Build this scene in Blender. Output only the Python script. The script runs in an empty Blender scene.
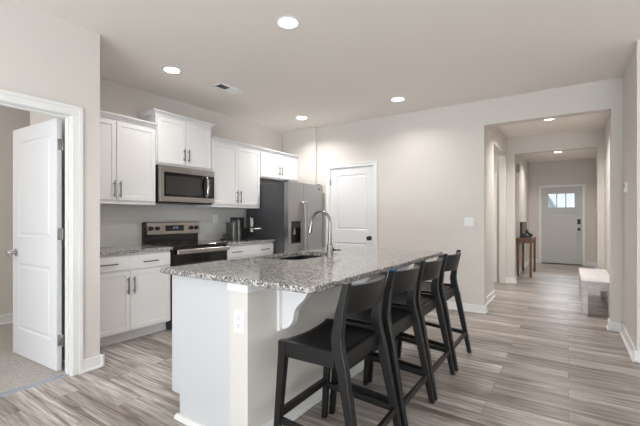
import bpy, bmesh, math, random
from mathutils import Vector, Matrix

scene = bpy.context.scene
COL = scene.collection
random.seed(7)
PI = math.pi

# ---------------------------------------------------------------- camera, world, light, exposure
CAM_H = 1.226
cam_d = bpy.data.cameras.new('camera')
cam_d.sensor_width = 36.0
cam_d.lens = 369.6 / 640 * 36
cam_d.shift_y = 5.0 / 640
cam_d.clip_start = 0.05
cam = bpy.data.objects.new('camera', cam_d)
cam.location = (0, 0, CAM_H)
cam.rotation_euler = (PI / 2, 0, 0.59166)
COL.objects.link(cam)
scene.camera = cam

world = bpy.data.worlds.new('sky')
scene.world = world
world.use_nodes = True
bg = world.node_tree.nodes['Background']
bg.inputs['Color'].default_value = (0.86, 0.93, 1.0, 1)
bg.inputs['Strength'].default_value = 0.8

def area(name, loc, rot, sx, sy, power, col):
    d = bpy.data.lights.new(name, 'AREA')
    d.shape = 'RECTANGLE'; d.size = sx; d.size_y = sy
    d.energy = power; d.color = col
    o = bpy.data.objects.new(name, d)
    o.location = loc; o.rotation_euler = rot
    COL.objects.link(o)
    return o

# daylight through the patio door and the windows behind the camera, plus added fill lights
area('daylight_back_window', (-1.85, -3.55, 1.35), (PI / 2, 0, 0), 2.4, 1.7, 7.2, (0.87, 0.945, 1.0))
area('daylight_patio_door', (0.95, -3.55, 1.085), (PI / 2, 0, 0), 1.6, 2.13, 42.4, (0.87, 0.945, 1.0))
area('ceiling_fill', (0.2, -3.30, 0.30), (math.radians(158), 0, 0), 5.0, 0.9, 196, (0.87, 0.95, 1.0))  # added up-facing fill inside the room, brightens the ceiling
area('side_fill', (3.36, 2.2, 1.75), (0, PI / 2, 0), 1.0, 2.4, 19.2, (0.96, 0.98, 1.0))  # added fill in front of the solid side wall, brightens the kitchen
area('bedroom_fill', (-4.4, -1.96, 1.4), (PI / 2, 0, 0), 1.1, 1.3, 20, (0.90, 0.95, 1.0))  # added fill standing in for an unseen window, brightens the bedroom
area('daylight_front_door', (-0.155, 12.9, 2.60), (-PI / 2, 0, 0), 1.2, 0.9, 140, (0.84, 0.90, 1.0))
area('side_hall_fill', (-1.75, 6.95, 2.70), (0, 0, 0), 0.16, 0.16, 6, (1.0, 0.96, 0.915))  # unseen light added to brighten the side hall
area('bedroom_wall_fill', (-4.75, 0.3, 2.70), (0, 0, 0), 0.2, 0.2, 5, (1.0, 0.88, 0.76))  # added warm overhead fill for the far bedroom wall

scene.view_settings.view_transform = 'Standard'
scene.view_settings.look = 'None'
scene.view_settings.exposure = 0.5
scene.view_settings.gamma = 1.0
scene.view_settings.use_curve_mapping = False

# ---------------------------------------------------------------- helpers
def lin(r, g, b):
    f = lambda c: (c / 255 / 12.92) if c / 255 <= 0.04045 else ((c / 255 + 0.055) / 1.055) ** 2.4
    return (f(r), f(g), f(b), 1)

def mat(name, rgb, rough=0.5, metal=0.0, spec=0.5, bump=0.0, bscale=200, var=0.0, vscale=6, aniso=None):
    m = bpy.data.materials.new(name); m.use_nodes = True
    nt = m.node_tree; n = nt.nodes; p = n['Principled BSDF']
    p.inputs['Base Color'].default_value = rgb
    p.inputs['Roughness'].default_value = rough
    p.inputs['Metallic'].default_value = metal
    p.inputs['Specular IOR Level'].default_value = spec
    tc = n.new('ShaderNodeTexCoord')
    if var > 0:
        no = n.new('ShaderNodeTexNoise'); no.inputs['Scale'].default_value = vscale
        no.inputs['Detail'].default_value = 3
        nt.links.new(tc.outputs['Object'], no.inputs['Vector'])
        mx = n.new('ShaderNodeMix'); mx.data_type = 'RGBA'
        mx.inputs['A'].default_value = tuple(c * (1 - var) for c in rgb[:3]) + (1,)
        mx.inputs['B'].default_value = tuple(min(1, c * (1 + var)) for c in rgb[:3]) + (1,)
        nt.links.new(no.outputs['Fac'], mx.inputs['Factor'])
        nt.links.new(mx.outputs['Result'], p.inputs['Base Color'])
    if bump > 0:
        no = n.new('ShaderNodeTexNoise'); no.inputs['Scale'].default_value = bscale
        no.inputs['Detail'].default_value = 2
        nt.links.new(tc.outputs['Object'], no.inputs['Vector'])
        bp = n.new('ShaderNodeBump'); bp.inputs['Strength'].default_value = bump
        bp.inputs['Distance'].default_value = 0.002
        nt.links.new(no.outputs['Fac'], bp.inputs['Height'])
        nt.links.new(bp.outputs['Normal'], p.inputs['Normal'])
    return m

def emis(name, rgb, s):
    m = bpy.data.materials.new(name); m.use_nodes = True
    p = m.node_tree.nodes['Principled BSDF']
    p.inputs['Base Color'].default_value = (0.8, 0.8, 0.8, 1)
    p.inputs['Emission Color'].default_value = rgb
    p.inputs['Emission Strength'].default_value = s
    return m

def ramp(nt, stops, interp='LINEAR'):
    r = nt.nodes.new('ShaderNodeValToRGB')
    r.color_ramp.interpolation = interp
    els = r.color_ramp.elements
    while len(els) < len(stops): els.new(0.5)
    for e, (p, c) in zip(els, stops):
        e.position = p; e.color = c
    return r

def floor_mat():
    m = bpy.data.materials.new('vinyl_plank'); m.use_nodes = True
    nt = m.node_tree; n = nt.nodes; L = nt.links; p = n['Principled BSDF']
    tc = n.new('ShaderNodeTexCoord')
    br = n.new('ShaderNodeTexBrick')
    br.offset = 0.37; br.offset_frequency = 2; br.squash = 1
    br.inputs['Color1'].default_value = (0, 0, 0, 1); br.inputs['Color2'].default_value = (1, 1, 1, 1)
    br.inputs['Mortar'].default_value = (0.5, 0.5, 0.5, 1)
    br.inputs['Scale'].default_value = 1.0
    br.inputs['Brick Width'].default_value = 1.22; br.inputs['Row Height'].default_value = 0.178
    br.inputs['Mortar Size'].default_value = 0.0016; br.inputs['Mortar Smooth'].default_value = 0.3
    L.new(tc.outputs['Object'], br.inputs['Vector'])
    sep = n.new('ShaderNodeSeparateXYZ'); L.new(tc.outputs['Object'], sep.inputs[0])
    # the random tone of each plank shifts the grain so that no two planks match
    off = n.new('ShaderNodeMath'); off.operation = 'MULTIPLY'; off.inputs[1].default_value = 37.0
    L.new(br.outputs['Color'], off.inputs[0])
    def coords(sx, sy):
        a = n.new('ShaderNodeMath'); a.operation = 'MULTIPLY'; a.inputs[1].default_value = sx; L.new(sep.outputs['X'], a.inputs[0])
        b = n.new('ShaderNodeMath'); b.operation = 'MULTIPLY'; b.inputs[1].default_value = sy; L.new(sep.outputs['Y'], b.inputs[0])
        c = n.new('ShaderNodeCombineXYZ'); L.new(a.outputs[0], c.inputs['X']); L.new(b.outputs[0], c.inputs['Y']); L.new(off.outputs[0], c.inputs['Z'])
        return c
    g1 = n.new('ShaderNodeTexNoise'); g1.inputs['Scale'].default_value = 1; g1.inputs['Detail'].default_value = 5
    g1.inputs['Roughness'].default_value = 0.62; g1.inputs['Distortion'].default_value = 0.9
    L.new(coords(1.0, 17).outputs[0], g1.inputs['Vector'])
    g2 = n.new('ShaderNodeTexNoise'); g2.inputs['Scale'].default_value = 1; g2.inputs['Detail'].default_value = 4
    L.new(coords(4.5, 90).outputs[0], g2.inputs['Vector'])
    r1 = ramp(nt, [(0.25, lin(82, 73, 67)), (0.36, lin(142, 132, 124)), (0.49, lin(186, 178, 172)), (0.66, lin(217, 213, 210))])
    L.new(g1.outputs['Fac'], r1.inputs['Fac'])
    r2 = ramp(nt, [(0.35, (0.60, 0.58, 0.57, 1)), (0.65, (1.06, 1.06, 1.06, 1))])
    L.new(g2.outputs['Fac'], r2.inputs['Fac'])
    mul = n.new('ShaderNodeMix'); mul.data_type = 'RGBA'; mul.blend_type = 'MULTIPLY'; mul.inputs['Factor'].default_value = 1.0
    L.new(r1.outputs['Color'], mul.inputs['A']); L.new(r2.outputs['Color'], mul.inputs['B'])
    r3 = ramp(nt, [(0.0, (0.62, 0.59, 0.57, 1)), (0.4, (0.86, 0.84, 0.83, 1)), (1.0, (1.08, 1.08, 1.09, 1))])
    L.new(br.outputs['Color'], r3.inputs['Fac'])
    mul2 = n.new('ShaderNodeMix'); mul2.data_type = 'RGBA'; mul2.blend_type = 'MULTIPLY'; mul2.inputs['Factor'].default_value = 1
    L.new(mul.outputs['Result'], mul2.inputs['A']); L.new(r3.outputs['Color'], mul2.inputs['B'])
    mo = n.new('ShaderNodeMix'); mo.data_type = 'RGBA'
    mo.inputs['B'].default_value = lin(84, 76, 70)
    sc = n.new('ShaderNodeMath'); sc.operation = 'MULTIPLY'; sc.inputs[1].default_value = 0.9
    L.new(br.outputs['Fac'], sc.inputs[0]); L.new(sc.outputs[0], mo.inputs['Factor'])
    L.new(mul2.outputs['Result'], mo.inputs['A'])
    L.new(mo.outputs['Result'], p.inputs['Base Color'])
    p.inputs['Roughness'].default_value = 0.33
    p.inputs['Specular IOR Level'].default_value = 0.5
    bp = n.new('ShaderNodeBump'); bp.inputs['Strength'].default_value = 0.12; bp.inputs['Distance'].default_value = 0.002
    L.new(g2.outputs['Fac'], bp.inputs['Height']); L.new(bp.outputs['Normal'], p.inputs['Normal'])
    return m

def granite_mat():
    m = bpy.data.materials.new('speckled_granite'); m.use_nodes = True
    nt = m.node_tree; n = nt.nodes; L = nt.links; p = n['Principled BSDF']
    tc = n.new('ShaderNodeTexCoord')
    v = n.new('ShaderNodeTexVoronoi'); v.inputs['Scale'].default_value = 122
    v2 = n.new('ShaderNodeTexVoronoi'); v2.inputs['Scale'].default_value = 210
    no = n.new('ShaderNodeTexNoise'); no.inputs['Scale'].default_value = 14; no.inputs['Detail'].default_value = 3
    for t in (v, v2, no): L.new(tc.outputs['Object'], t.inputs['Vector'])
    s1 = n.new('ShaderNodeSeparateColor'); L.new(v.outputs['Color'], s1.inputs[0])
    s2 = n.new('ShaderNodeSeparateColor'); L.new(v2.outputs['Color'], s2.inputs[0])
    a = n.new('ShaderNodeMath'); a.operation = 'MULTIPLY_ADD'; a.inputs[1].default_value = 0.30; a.inputs[2].default_value = -0.15
    L.new(no.outputs['Fac'], a.inputs[0])
    b = n.new('ShaderNodeMath'); b.operation = 'ADD'; L.new(s1.outputs[0], b.inputs[0]); L.new(a.outputs[0], b.inputs[1])
    r = ramp(nt, [(0.0, lin(38, 36, 36)), (0.20, lin(80, 78, 77)), (0.36, lin(132, 128, 125)), (0.56, lin(172, 169, 166)), (0.82, lin(218, 216, 213))], 'CONSTANT')
    L.new(b.outputs[0], r.inputs['Fac'])
    r2 = ramp(nt, [(0.0, lin(48, 46, 46)), (0.16, lin(145, 140, 136)), (0.62, lin(186, 182, 178)), (0.85, lin(226, 224, 220))], 'CONSTANT')
    L.new(s2.outputs[1], r2.inputs['Fac'])
    mx = n.new('ShaderNodeMix'); mx.data_type = 'RGBA'; mx.inputs['Factor'].default_value = 0.30
    L.new(r.outputs['Color'], mx.inputs['A']); L.new(r2.outputs['Color'], mx.inputs['B'])
    L.new(mx.outputs['Result'], p.inputs['Base Color'])
    p.inputs['Roughness'].default_value = 0.12
    p.inputs['Specular IOR Level'].default_value = 0.5
    return m

def tile_mat():
    m = bpy.data.materials.new('subway_tile'); m.use_nodes = True
    nt = m.node_tree; n = nt.nodes; L = nt.links; p = n['Principled BSDF']
    tc = n.new('ShaderNodeTexCoord')
    sep = n.new('ShaderNodeSeparateXYZ'); L.new(tc.outputs['Object'], sep.inputs[0])
    c = n.new('ShaderNodeCombineXYZ'); L.new(sep.outputs['Y'], c.inputs['X']); L.new(sep.outputs['Z'], c.inputs['Y'])
    br = n.new('ShaderNodeTexBrick'); br.inputs['Scale'].default_value = 1
    br.inputs['Brick Width'].default_value = 0.305; br.inputs['Row Height'].default_value = 0.102
    br.inputs['Mortar Size'].default_value = 0.0016
    br.inputs['Color1'].default_value = lin(208, 207, 205); br.inputs['Color2'].default_value = lin(215, 214, 212)
    br.inputs['Mortar'].default_value = lin(222, 221, 219)
    L.new(c.outputs[0], br.inputs['Vector']); L.new(br.outputs['Color'], p.inputs['Base Color'])
    p.inputs['Roughness'].default_value = 0.16
    bp = n.new('ShaderNodeBump'); bp.inputs['Strength'].default_value = 0.25; bp.inputs['Distance'].default_value = 0.002; bp.invert = True
    L.new(br.outputs['Fac'], bp.inputs['Height']); L.new(bp.outputs['Normal'], p.inputs['Normal'])
    return m

def wood_mat(name, c1, c2, rough, sx, sy, sz):
    m = bpy.data.materials.new(name); m.use_nodes = True
    nt = m.node_tree; n = nt.nodes; L = nt.links; p = n['Principled BSDF']
    tc = n.new('ShaderNodeTexCoord'); mp = n.new('ShaderNodeMapping')
    mp.inputs['Scale'].default_value = (sx, sy, sz)
    L.new(tc.outputs['Object'], mp.inputs['Vector'])
    no = n.new('ShaderNodeTexNoise'); no.inputs['Scale'].default_value = 1; no.inputs['Detail'].default_value = 4; no.inputs['Distortion'].default_value = 0.6
    L.new(mp.outputs[0], no.inputs['Vector'])
    r = ramp(nt, [(0.35, c1), (0.65, c2)]); L.new(no.outputs['Fac'], r.inputs['Fac'])
    L.new(r.outputs['Color'], p.inputs['Base Color'])
    p.inputs['Roughness'].default_value = rough
    return m

def steel_mat(name, rgb, rough, ax):
    m = bpy.data.materials.new(name); m.use_nodes = True
    nt = m.node_tree; n = nt.nodes; L = nt.links; p = n['Principled BSDF']
    p.inputs['Base Color'].default_value = rgb; p.inputs['Metallic'].default_value = 1
    tc = n.new('ShaderNodeTexCoord'); mp = n.new('ShaderNodeMapping'); mp.inputs['Scale'].default_value = ax
    L.new(tc.outputs['Object'], mp.inputs['Vector'])
    no = n.new('ShaderNodeTexNoise'); no.inputs['Scale'].default_value = 1; no.inputs['Detail'].default_value = 2
    L.new(mp.outputs[0], no.inputs['Vector'])
    mr = n.new('ShaderNodeMapRange'); mr.inputs['To Min'].default_value = rough - 0.05; mr.inputs['To Max'].default_value = rough + 0.07
    L.new(no.outputs['Fac'], mr.inputs['Value']); L.new(mr.outputs[0], p.inputs['Roughness'])
    return m

M = {}
M['wall'] = mat('greige_wall_paint', lin(219, 214, 209), 0.85, spec=0.2, bump=0.05, bscale=260)
M['ceiling'] = mat('ceiling_paint', lin(240, 234, 228), 0.92, spec=0.1, bump=0.12, bscale=120)
M['trim'] = mat('white_trim_paint', lin(236, 236, 235), 0.38, bump=0.02)
M['door'] = mat('white_door_paint', lin(232, 233, 235), 0.42, bump=0.02)
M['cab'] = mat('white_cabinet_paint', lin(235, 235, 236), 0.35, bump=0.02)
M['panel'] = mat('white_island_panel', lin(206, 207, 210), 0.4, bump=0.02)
M['floor'] = floor_mat()
M['fdoor'] = mat('front_door_paint', lin(196, 197, 196), 0.45, bump=0.02)
M['carpet'] = mat('grey_carpet', lin(186, 182, 177), 0.98, spec=0.05, bump=1.0, bscale=300, var=0.45, vscale=70)
M['granite'] = granite_mat()
M['tile'] = tile_mat()
M['black'] = mat('black_stained_wood', lin(20, 20, 20), 0.36, spec=0.42, var=0.15, vscale=30)
M['seat'] = mat('black_seat_leather', lin(9, 9, 9), 0.45, spec=0.22, bump=0.15, bscale=350)
M['steel'] = steel_mat('brushed_steel', lin(172, 168, 164), 0.30, (4, 4, 220))
M['steelv'] = steel_mat('brushed_steel_door', lin(168, 165, 163), 0.33, (220, 220, 3))
M['chrome'] = mat('chrome', lin(205, 205, 206), 0.12, metal=1)
M['nickel'] = mat('brushed_nickel', lin(176, 174, 171), 0.35, metal=1)
M['pull'] = mat('dark_nickel_pull', lin(112, 110, 108), 0.32, metal=1)
M['tank'] = mat('smoked_steel', lin(108, 107, 106), 0.38, metal=0.8)
M['faucet'] = mat('faucet_steel', lin(150, 149, 148), 0.2, metal=1)
M['strip'] = mat('aluminium_strip', lin(172, 178, 188), 0.45, metal=0.5)
M['bglass'] = mat('black_glass', lin(16, 16, 17), 0.07)
M['mglass'] = mat('microwave_window', lin(52, 50, 50), 0.14)
M['bplastic'] = mat('black_plastic', lin(24, 24, 25), 0.35)
M['gside'] = mat('dark_grey_enamel', lin(78, 79, 82), 0.4)
M['knobd'] = mat('dark_bronze', lin(52, 48, 45), 0.35, metal=0.7)
M['plate'] = mat('white_plastic_plate', lin(238, 238, 238), 0.35)
M['slot'] = mat('dark_slot', lin(60, 60, 62), 0.6)
M['vent'] = mat('white_vent_metal', lin(246, 246, 245), 0.45)
M['lamp'] = emis('lamp_diffuser', (1.0, 0.96, 0.89, 1), 7.0)
M['bdisp'] = emis('blue_display', (0.12, 0.2, 0.9, 1), 0.18)
M['bench'] = wood_mat('whitewashed_bench_wood', lin(204, 199, 200), lin(220, 216, 219), 0.45, 14, 1.5, 14)
M['console'] = wood_mat('brown_console_wood', lin(86, 54, 36), lin(128, 84, 56), 0.4, 25, 25, 3)
M['detector'] = mat('aged_white_plastic', lin(176, 170, 162), 0.5)
M['tan'] = mat('tan_panel', lin(150, 134, 120), 0.5)
M['blue'] = mat('blue_tape', lin(30, 84, 140), 0.5)
M['sinkm'] = steel_mat('sink_steel', lin(52, 51, 50), 0.45, (60, 60, 60))
M['siding'] = mat('pale_siding', lin(236, 238, 240), 0.8, var=0.03)
M['shingle'] = mat('grey_shingles', lin(190, 196, 204), 0.9, var=0.2)
M['grass'] = mat('front_lawn', lin(110, 124, 92), 0.95, var=0.3)
gl = bpy.data.materials.new('pane_glass'); gl.use_nodes = True
_n = gl.node_tree.nodes; _l = gl.node_tree.links; _n.remove(_n['Principled BSDF'])
_t = _n.new('ShaderNodeBsdfTransparent'); _t.inputs[0].default_value = (0.95, 0.97, 0.98, 1)
_g = _n.new('ShaderNodeBsdfGlossy'); _g.inputs['Roughness'].default_value = 0.03
_f = _n.new('ShaderNodeFresnel'); _x = _n.new('ShaderNodeMixShader')
_l.new(_f.outputs[0], _x.inputs[0]); _l.new(_t.outputs[0], _x.inputs[1]); _l.new(_g.outputs[0], _x.inputs[2])
_l.new(_x.outputs[0], _n['Material Output'].inputs['Surface'])
M['glass'] = gl

# --- mesh building: every shape is added to a bmesh in world coordinates
def box(bm, x0, x1, y0, y1, z0, z1, bev=0.0, seg=2):
    r = bmesh.ops.create_cube(bm, size=1)
    vs = r['verts']
    for v in vs:
        v.co = Vector(((x0 + x1) / 2 + v.co.x * (x1 - x0), (y0 + y1) / 2 + v.co.y * (y1 - y0), (z0 + z1) / 2 + v.co.z * (z1 - z0)))
    if bev > 0:
        es = list({e for v in vs for e in v.link_edges})
        bmesh.ops.bevel(bm, geom=es, offset=bev, segments=seg, affect='EDGES', profile=0.5)
    return vs

def loft(bm, rings, cap=True, closed=True):
    rows = [[bm.verts.new(p) for p in r] for r in rings]
    n = len(rings[0])
    for a, b in zip(rows[:-1], rows[1:]):
        for i in range(n if closed else n - 1):
            j = (i + 1) % n
            bm.faces.new((a[i], a[j], b[j], b[i]))
    if cap:
        bm.faces.new(list(reversed(rows[0]))); bm.faces.new(rows[-1])
    return rows

def prism(bm, pts, f0, f1):
    """pts 2D, f0/f1 map a 2D point to 3D at each end"""
    return loft(bm, [[f0(p) for p in pts], [f1(p) for p in pts]])

def cyl(bm, a, b, r0, r1=None, n=20):
    a = Vector(a); b = Vector(b); r1 = r0 if r1 is None else r1
    d = (b - a).normalized(); u = d.orthogonal().normalized(); w = d.cross(u)
    rg = lambda c, r: [c + (u * math.cos(2 * PI * i / n) + w * math.sin(2 * PI * i / n)) * r for i in range(n)]
    loft(bm, [rg(a, r0), rg(b, r1)])

def lathe(bm, base, axis, prof, n=24):
    base = Vector(base); d = Vector(axis).normalized(); u = d.orthogonal().normalized(); w = d.cross(u)
    loft(bm, [[base + d * h + (u * math.cos(2 * PI * i / n) + w * math.sin(2 * PI * i / n)) * max(r, 1e-4) for i in range(n)] for r, h in prof])

def tube(bm, pts, rad, n=12):
    pts = [Vector(p) for p in pts]; rads = rad if isinstance(rad, (list, tuple)) else [rad] * len(pts)
    ref = None; rings = []
    for i, p in enumerate(pts):
        t = (pts[min(i + 1, len(pts) - 1)] - pts[max(i - 1, 0)]).normalized()
        u = t.orthogonal().normalized() if ref is None else (ref - t * ref.dot(t)).normalized()
        ref = u; w = t.cross(u)
        rings.append([p + (u * math.cos(2 * PI * k / n) + w * math.sin(2 * PI * k / n)) * rads[i] for k in range(n)])
    loft(bm, rings)

def rrect(cx, cy, hx, hy, r, n=5):
    out = []
    rr = r if isinstance(r, tuple) else (r,) * 4
    for r, (sx, sy, a0) in zip(rr, ((1, 1, 0), (-1, 1, PI / 2), (-1, -1, PI), (1, -1, 1.5 * PI))):
        for k in range(n + 1):
            a = a0 + k * PI / 2 / n
            out.append((cx + sx * (hx - r) + r * math.cos(a), cy + sy * (hy - r) + r * math.sin(a)))
    return out

def obj(name, bm, m, parent=None, smooth=False):
    bmesh.ops.recalc_face_normals(bm, faces=bm.faces)
    if parent is not None:
        bmesh.ops.transform(bm, matrix=Matrix.Translation(-wloc(parent)), verts=bm.verts)
    me = bpy.data.meshes.new(name); bm.to_mesh(me); bm.free()
    me.materials.append(M[m])
    if smooth:
        me.polygons.foreach_set('use_smooth', [True] * len(me.polygons))
        try: me.set_sharp_from_angle(angle=math.radians(38))
        except Exception: pass
    o = bpy.data.objects.new(name, me); COL.objects.link(o)
    if parent is not None: o.parent = parent
    return o

def wloc(o):
    v = Vector((0, 0, 0))
    while o is not None: v += o.location; o = o.parent
    return v

def tag(o, label, cat, group=None):
    o['label'] = label; o['category'] = cat
    if group: o['group'] = group
    return o

def thing(name, label, cat, loc, group=None):
    o = bpy.data.objects.new(name, None); o.empty_display_size = 0.1
    COL.objects.link(o); o.location = loc
    return tag(o, label, cat, group)

def struct(name, bm, m, parent=None):
    o = obj(name, bm, m, parent)
    if parent is None: o['kind'] = 'structure'
    return o

def B(): return bmesh.new()

def solo(name, m, label, cat, fn, loc, group=None, smooth=False):
    bm = B(); fn(bm); bmesh.ops.transform(bm, matrix=Matrix.Translation(-Vector(loc)), verts=bm.verts)
    o = obj(name, bm, m, None, smooth); o.location = loc
    return tag(o, label, cat, group)

def wall_y(bm, x0, x1, y0, y1, holes=(), z1=2.74):
    """wall slab running along x, with rectangular openings (xa, xb, za, zb)"""
    xs = x0
    for xa, xb, za, zb in sorted(holes):
        if xa > xs: box(bm, xs, xa, y0, y1, 0, z1)
        if za > 0: box(bm, xa, xb, y0, y1, 0, za)
        box(bm, xa, xb, y0, y1, zb, z1)
        xs = xb
    if x1 > xs: box(bm, xs, x1, y0, y1, 0, z1)

def wall_x(bm, x0, x1, y0, y1, holes=(), z1=2.74):
    ys = y0
    for ya, yb, za, zb in sorted(holes):
        if ya > ys: box(bm, x0, x1, ys, ya, 0, z1)
        if za > 0: box(bm, x0, x1, ya, yb, 0, za)
        box(bm, x0, x1, ya, yb, zb, z1)
        ys = yb
    if y1 > ys: box(bm, x0, x1, ys, y1, 0, z1)

# ---------------------------------------------------------------- the room
H = 2.74
bm = B(); box(bm, -4.35, 3.6, -3.75, 11.86, -0.08, 0.0); struct('floor', bm, 'floor')
bm = B(); box(bm, -5.45, -3.262, -2.0, 1.45, -0.005, 0.008); box(bm, -5.45, -4.27, 1.45, 1.82, -0.005, 0.008); struct('floor_carpet', bm, 'carpet')
bm = B(); box(bm, -5.55, 3.6, -3.75, 11.86, H, H + 0.1); struct('ceiling', bm, 'ceiling')

DY0, DY1, DZ = 0.43, 1.316, 2.035            # bedroom doorway
bm = B(); wall_x(bm, -3.30, -3.20, -3.6, 1.515, [(DY0, DY1, 0, DZ)]); struct('wall_left', bm, 'wall')
bm = B(); wall_y(bm, -4.31, -3.32, 1.40, 1.52); struct('wall_return', bm, 'wall')
bm = B(); wall_x(bm, -4.31, -4.19, 1.52, 5.30); struct('wall_kitchen', bm, 'wall')
bm = B()
wall_y(bm, -4.19, -0.895, 5.11, 5.25, [(-3.24, -2.452, 0, 2.035)])
box(bm, -4.19, -3.487, 5.055, 5.11, 0, H)
box(bm, -0.895, 0.385, 5.11, 5.25, 2.418, H)
box(bm, 0.385, 0.60, 5.11, 5.25, 0, H)
struct('wall_pantry', bm, 'wall')
bm = B(); box(bm, 0.485, 0.60, 4.12, 5.11, 0, H); box(bm, 0.60, 3.6, 4.12, 4.24, 0, H); struct('wall_right', bm, 'wall')
bm = B(); wall_x(bm, 3.40, 3.60, -3.6, 4.12); struct('wall_side', bm, 'wall')
bm = B(); wall_y(bm, -3.32, 3.60, -3.60, -3.45, [(-3.05, -0.65, 0.5, 2.2), (0.15, 1.75, 0.02, 2.15)]); struct('wall_back', bm, 'wall')
# bedroom beyond the door
bm = B(); wall_x(bm, -5.52, -5.40, -2.0, 1.90); struct('wall_bedroom_far', bm, 'wall')
bm = B(); wall_y(bm, -5.40, -4.31, 1.77, 1.89); struct('wall_bedroom_side', bm, 'wall')
bm = B(); wall_y(bm, -5.40, -3.32, -2.0, -1.88, [(-4.95, -3.85, 0.75, 2.05)]); struct('wall_bedroom_window', bm, 'wall')
# hall
bm = B(); wall_x(bm, -1.09, -0.97, 5.25, 7.80, [(6.32, 7.70, 0, 2.40)]); struct('wall_hall_left', bm, 'wall')
bm = B(); wall_y(bm, -2.6, 0.56, 7.80, 7.95, [(-0.835, 0.408, 0, 2.432)]); struct('wall_foyer_opening', bm, 'wall')
bm = B(); wall_x(bm, 0.50, 0.60, 5.25, 7.80); struct('wall_hall_right', bm, 'wall')
bm = B(); wall_y(bm, -2.6, -1.09, 6.0, 6.12); struct('wall_side_hall', bm, 'wall')
bm = B(); wall_x(bm, -2.6, -2.5, 6.12, 7.8); struct('wall_side_hall_end', bm, 'wall')
# foyer
bm = B(); wall_x(bm, -1.03, -0.91, 7.95, 11.70); struct('wall_foyer_left', bm, 'wall')
bm = B(); wall_x(bm, 0.585, 0.70, 7.95, 11.70); struct('wall_foyer_right', bm, 'wall')
bm = B(); wall_y(bm, -1.03, 0.70, 11.70, 11.85, [(-0.615, 0.315, 0, 2.052)]); struct('wall_front', bm, 'wall')

# backsplash tiles
bm = B(); box(bm, -4.192, -4.178, 1.52, 4.12, 0.90, 1.42); struct('wall_backsplash', bm, 'tile')

# baseboards with a quarter-round shoe
def base_x(bm, x, s, y0, y1, h=0.10):          # runs along y, on a wall face at x, sticking out to s
    box(bm, x - 0.004 * s, x + 0.014 * s, y0, y1, 0, h, 0.004)
    box(bm, x, x + 0.026 * s, y0, y1, 0, 0.018, 0.006)
def base_y(bm, y, s, x0, x1, h=0.10):
    box(bm, x0, x1, min(y - 0.004 * s, y + 0.014 * s), max(y - 0.004 * s, y + 0.014 * s), 0, h, 0.004)
    box(bm, x0, x1, min(y, y + 0.026 * s), max(y, y + 0.026 * s), 0, 0.018, 0.006)
bm = B(); base_x(bm, -3.20, 1, 1.36, 1.546); base_y(bm, 1.52, 1, -3.5, -3.174); base_x(bm, -3.20, 1, -3.4, 0.30); struct('baseboard_left', bm, 'trim')
bm = B(); base_y(bm, 5.11, -1, -2.385, -0.869); base_x(bm, -0.895, 1, 5.085, 5.25); struct('baseboard_pantry', bm, 'trim')
bm = B(); base_x(bm, -0.97, 1, 5.25, 6.32); base_x(bm, -0.97, 1, 7.70, 7.80); base_y(bm, 6.32, 1, -1.09, -0.944); struct('baseboard_hall_left', bm, 'trim')
bm = B(); base_y(bm, 7.80, -1, -1.08, -0.81); base_x(bm, -0.835, 1, 7.775, 7.95); base_y(bm, 7.80, -1, 0.382, 0.5); base_x(bm, 0.408, -1, 7.775, 7.95); struct('baseboard_foyer_opening', bm, 'trim')
bm = B(); base_y(bm, 5.11, -1, 0.359, 0.485); base_x(bm, 0.385, -1, 5.085, 5.25); base_x(bm, 0.485, -1, 4.095, 5.11); base_y(bm, 4.12, -1, 0.46, 3.4); struct('baseboard_right', bm, 'trim')
bm = B(); base_x(bm, 0.50, -1, 5.25, 7.80); struct('baseboard_hall_right', bm, 'trim')
bm = B(); base_x(bm, -0.91, 1, 7.95, 11.70); base_y(bm, 11.70, -1, -0.91, -0.69); base_y(bm, 11.70, -1, 0.39, 0.585); base_x(bm, 0.585, -1, 7.95, 11.70); struct('baseboard_foyer', bm, 'trim')
bm = B(); base_x(bm, -5.40, 1, -1.88, 1.77, 0.11); base_y(bm, 1.77, -1, -5.40, -4.31, 0.11); base_y(bm, 1.40, -1, -4.31, -3.40, 0.11); struct('baseboard_bedroom', bm, 'trim')

# door casings
def casing_y(bm, y, s, x0, x1, z1, w=0.062, t=0.017):
    """stepped casing on a wall face at y, sticking out to s"""
    def bar(a, b, c, d):
        box(bm, a, b, min(y, y + t * s), max(y, y + t * s), c, d, 0.004)
    bar(x0 - w, x0, 0, z1); bar(x1, x1 + w, 0, z1); bar(x0 - w, x1 + w, z1 - 0.001, z1 + w)
    t2 = t + 0.006
    for a, b, c, d in ((x0 - w - 0.001, x0 - w + 0.018, 0, z1 + w - 0.017), (x1 + w - 0.018, x1 + w + 0.001, 0, z1 + w - 0.017), (x0 - w - 0.001, x1 + w + 0.001, z1 + w - 0.018, z1 + w + 0.001)):
        box(bm, a, b, min(y, y + t2 * s), max(y, y + t2 * s), c, d)
def casing_x(bm, x, s, y0, y1, z1, w=0.09, t=0.017):
    def bar(a, b, c, d, tt=t, bev=0.004):
        box(bm, min(x, x + tt * s), max(x, x + tt * s), a, b, c, d, bev)
    bar(y0 - w, y0, 0, z1); bar(y1, y1 + w, 0, z1); bar(y0 - w, y1 + w, z1 - 0.001, z1 + w)
    for a, b, c, d in ((y0 - w - 0.001, y0 - w + 0.024, 0, z1 + w - 0.023), (y1 + w - 0.024, y1 + w + 0.001, 0, z1 + w - 0.023), (y0 - w - 0.001, y1 + w + 0.001, z1 + w - 0.024, z1 + w + 0.001)):
        bar(a, b, c, d, t + 0.007, 0)

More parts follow.
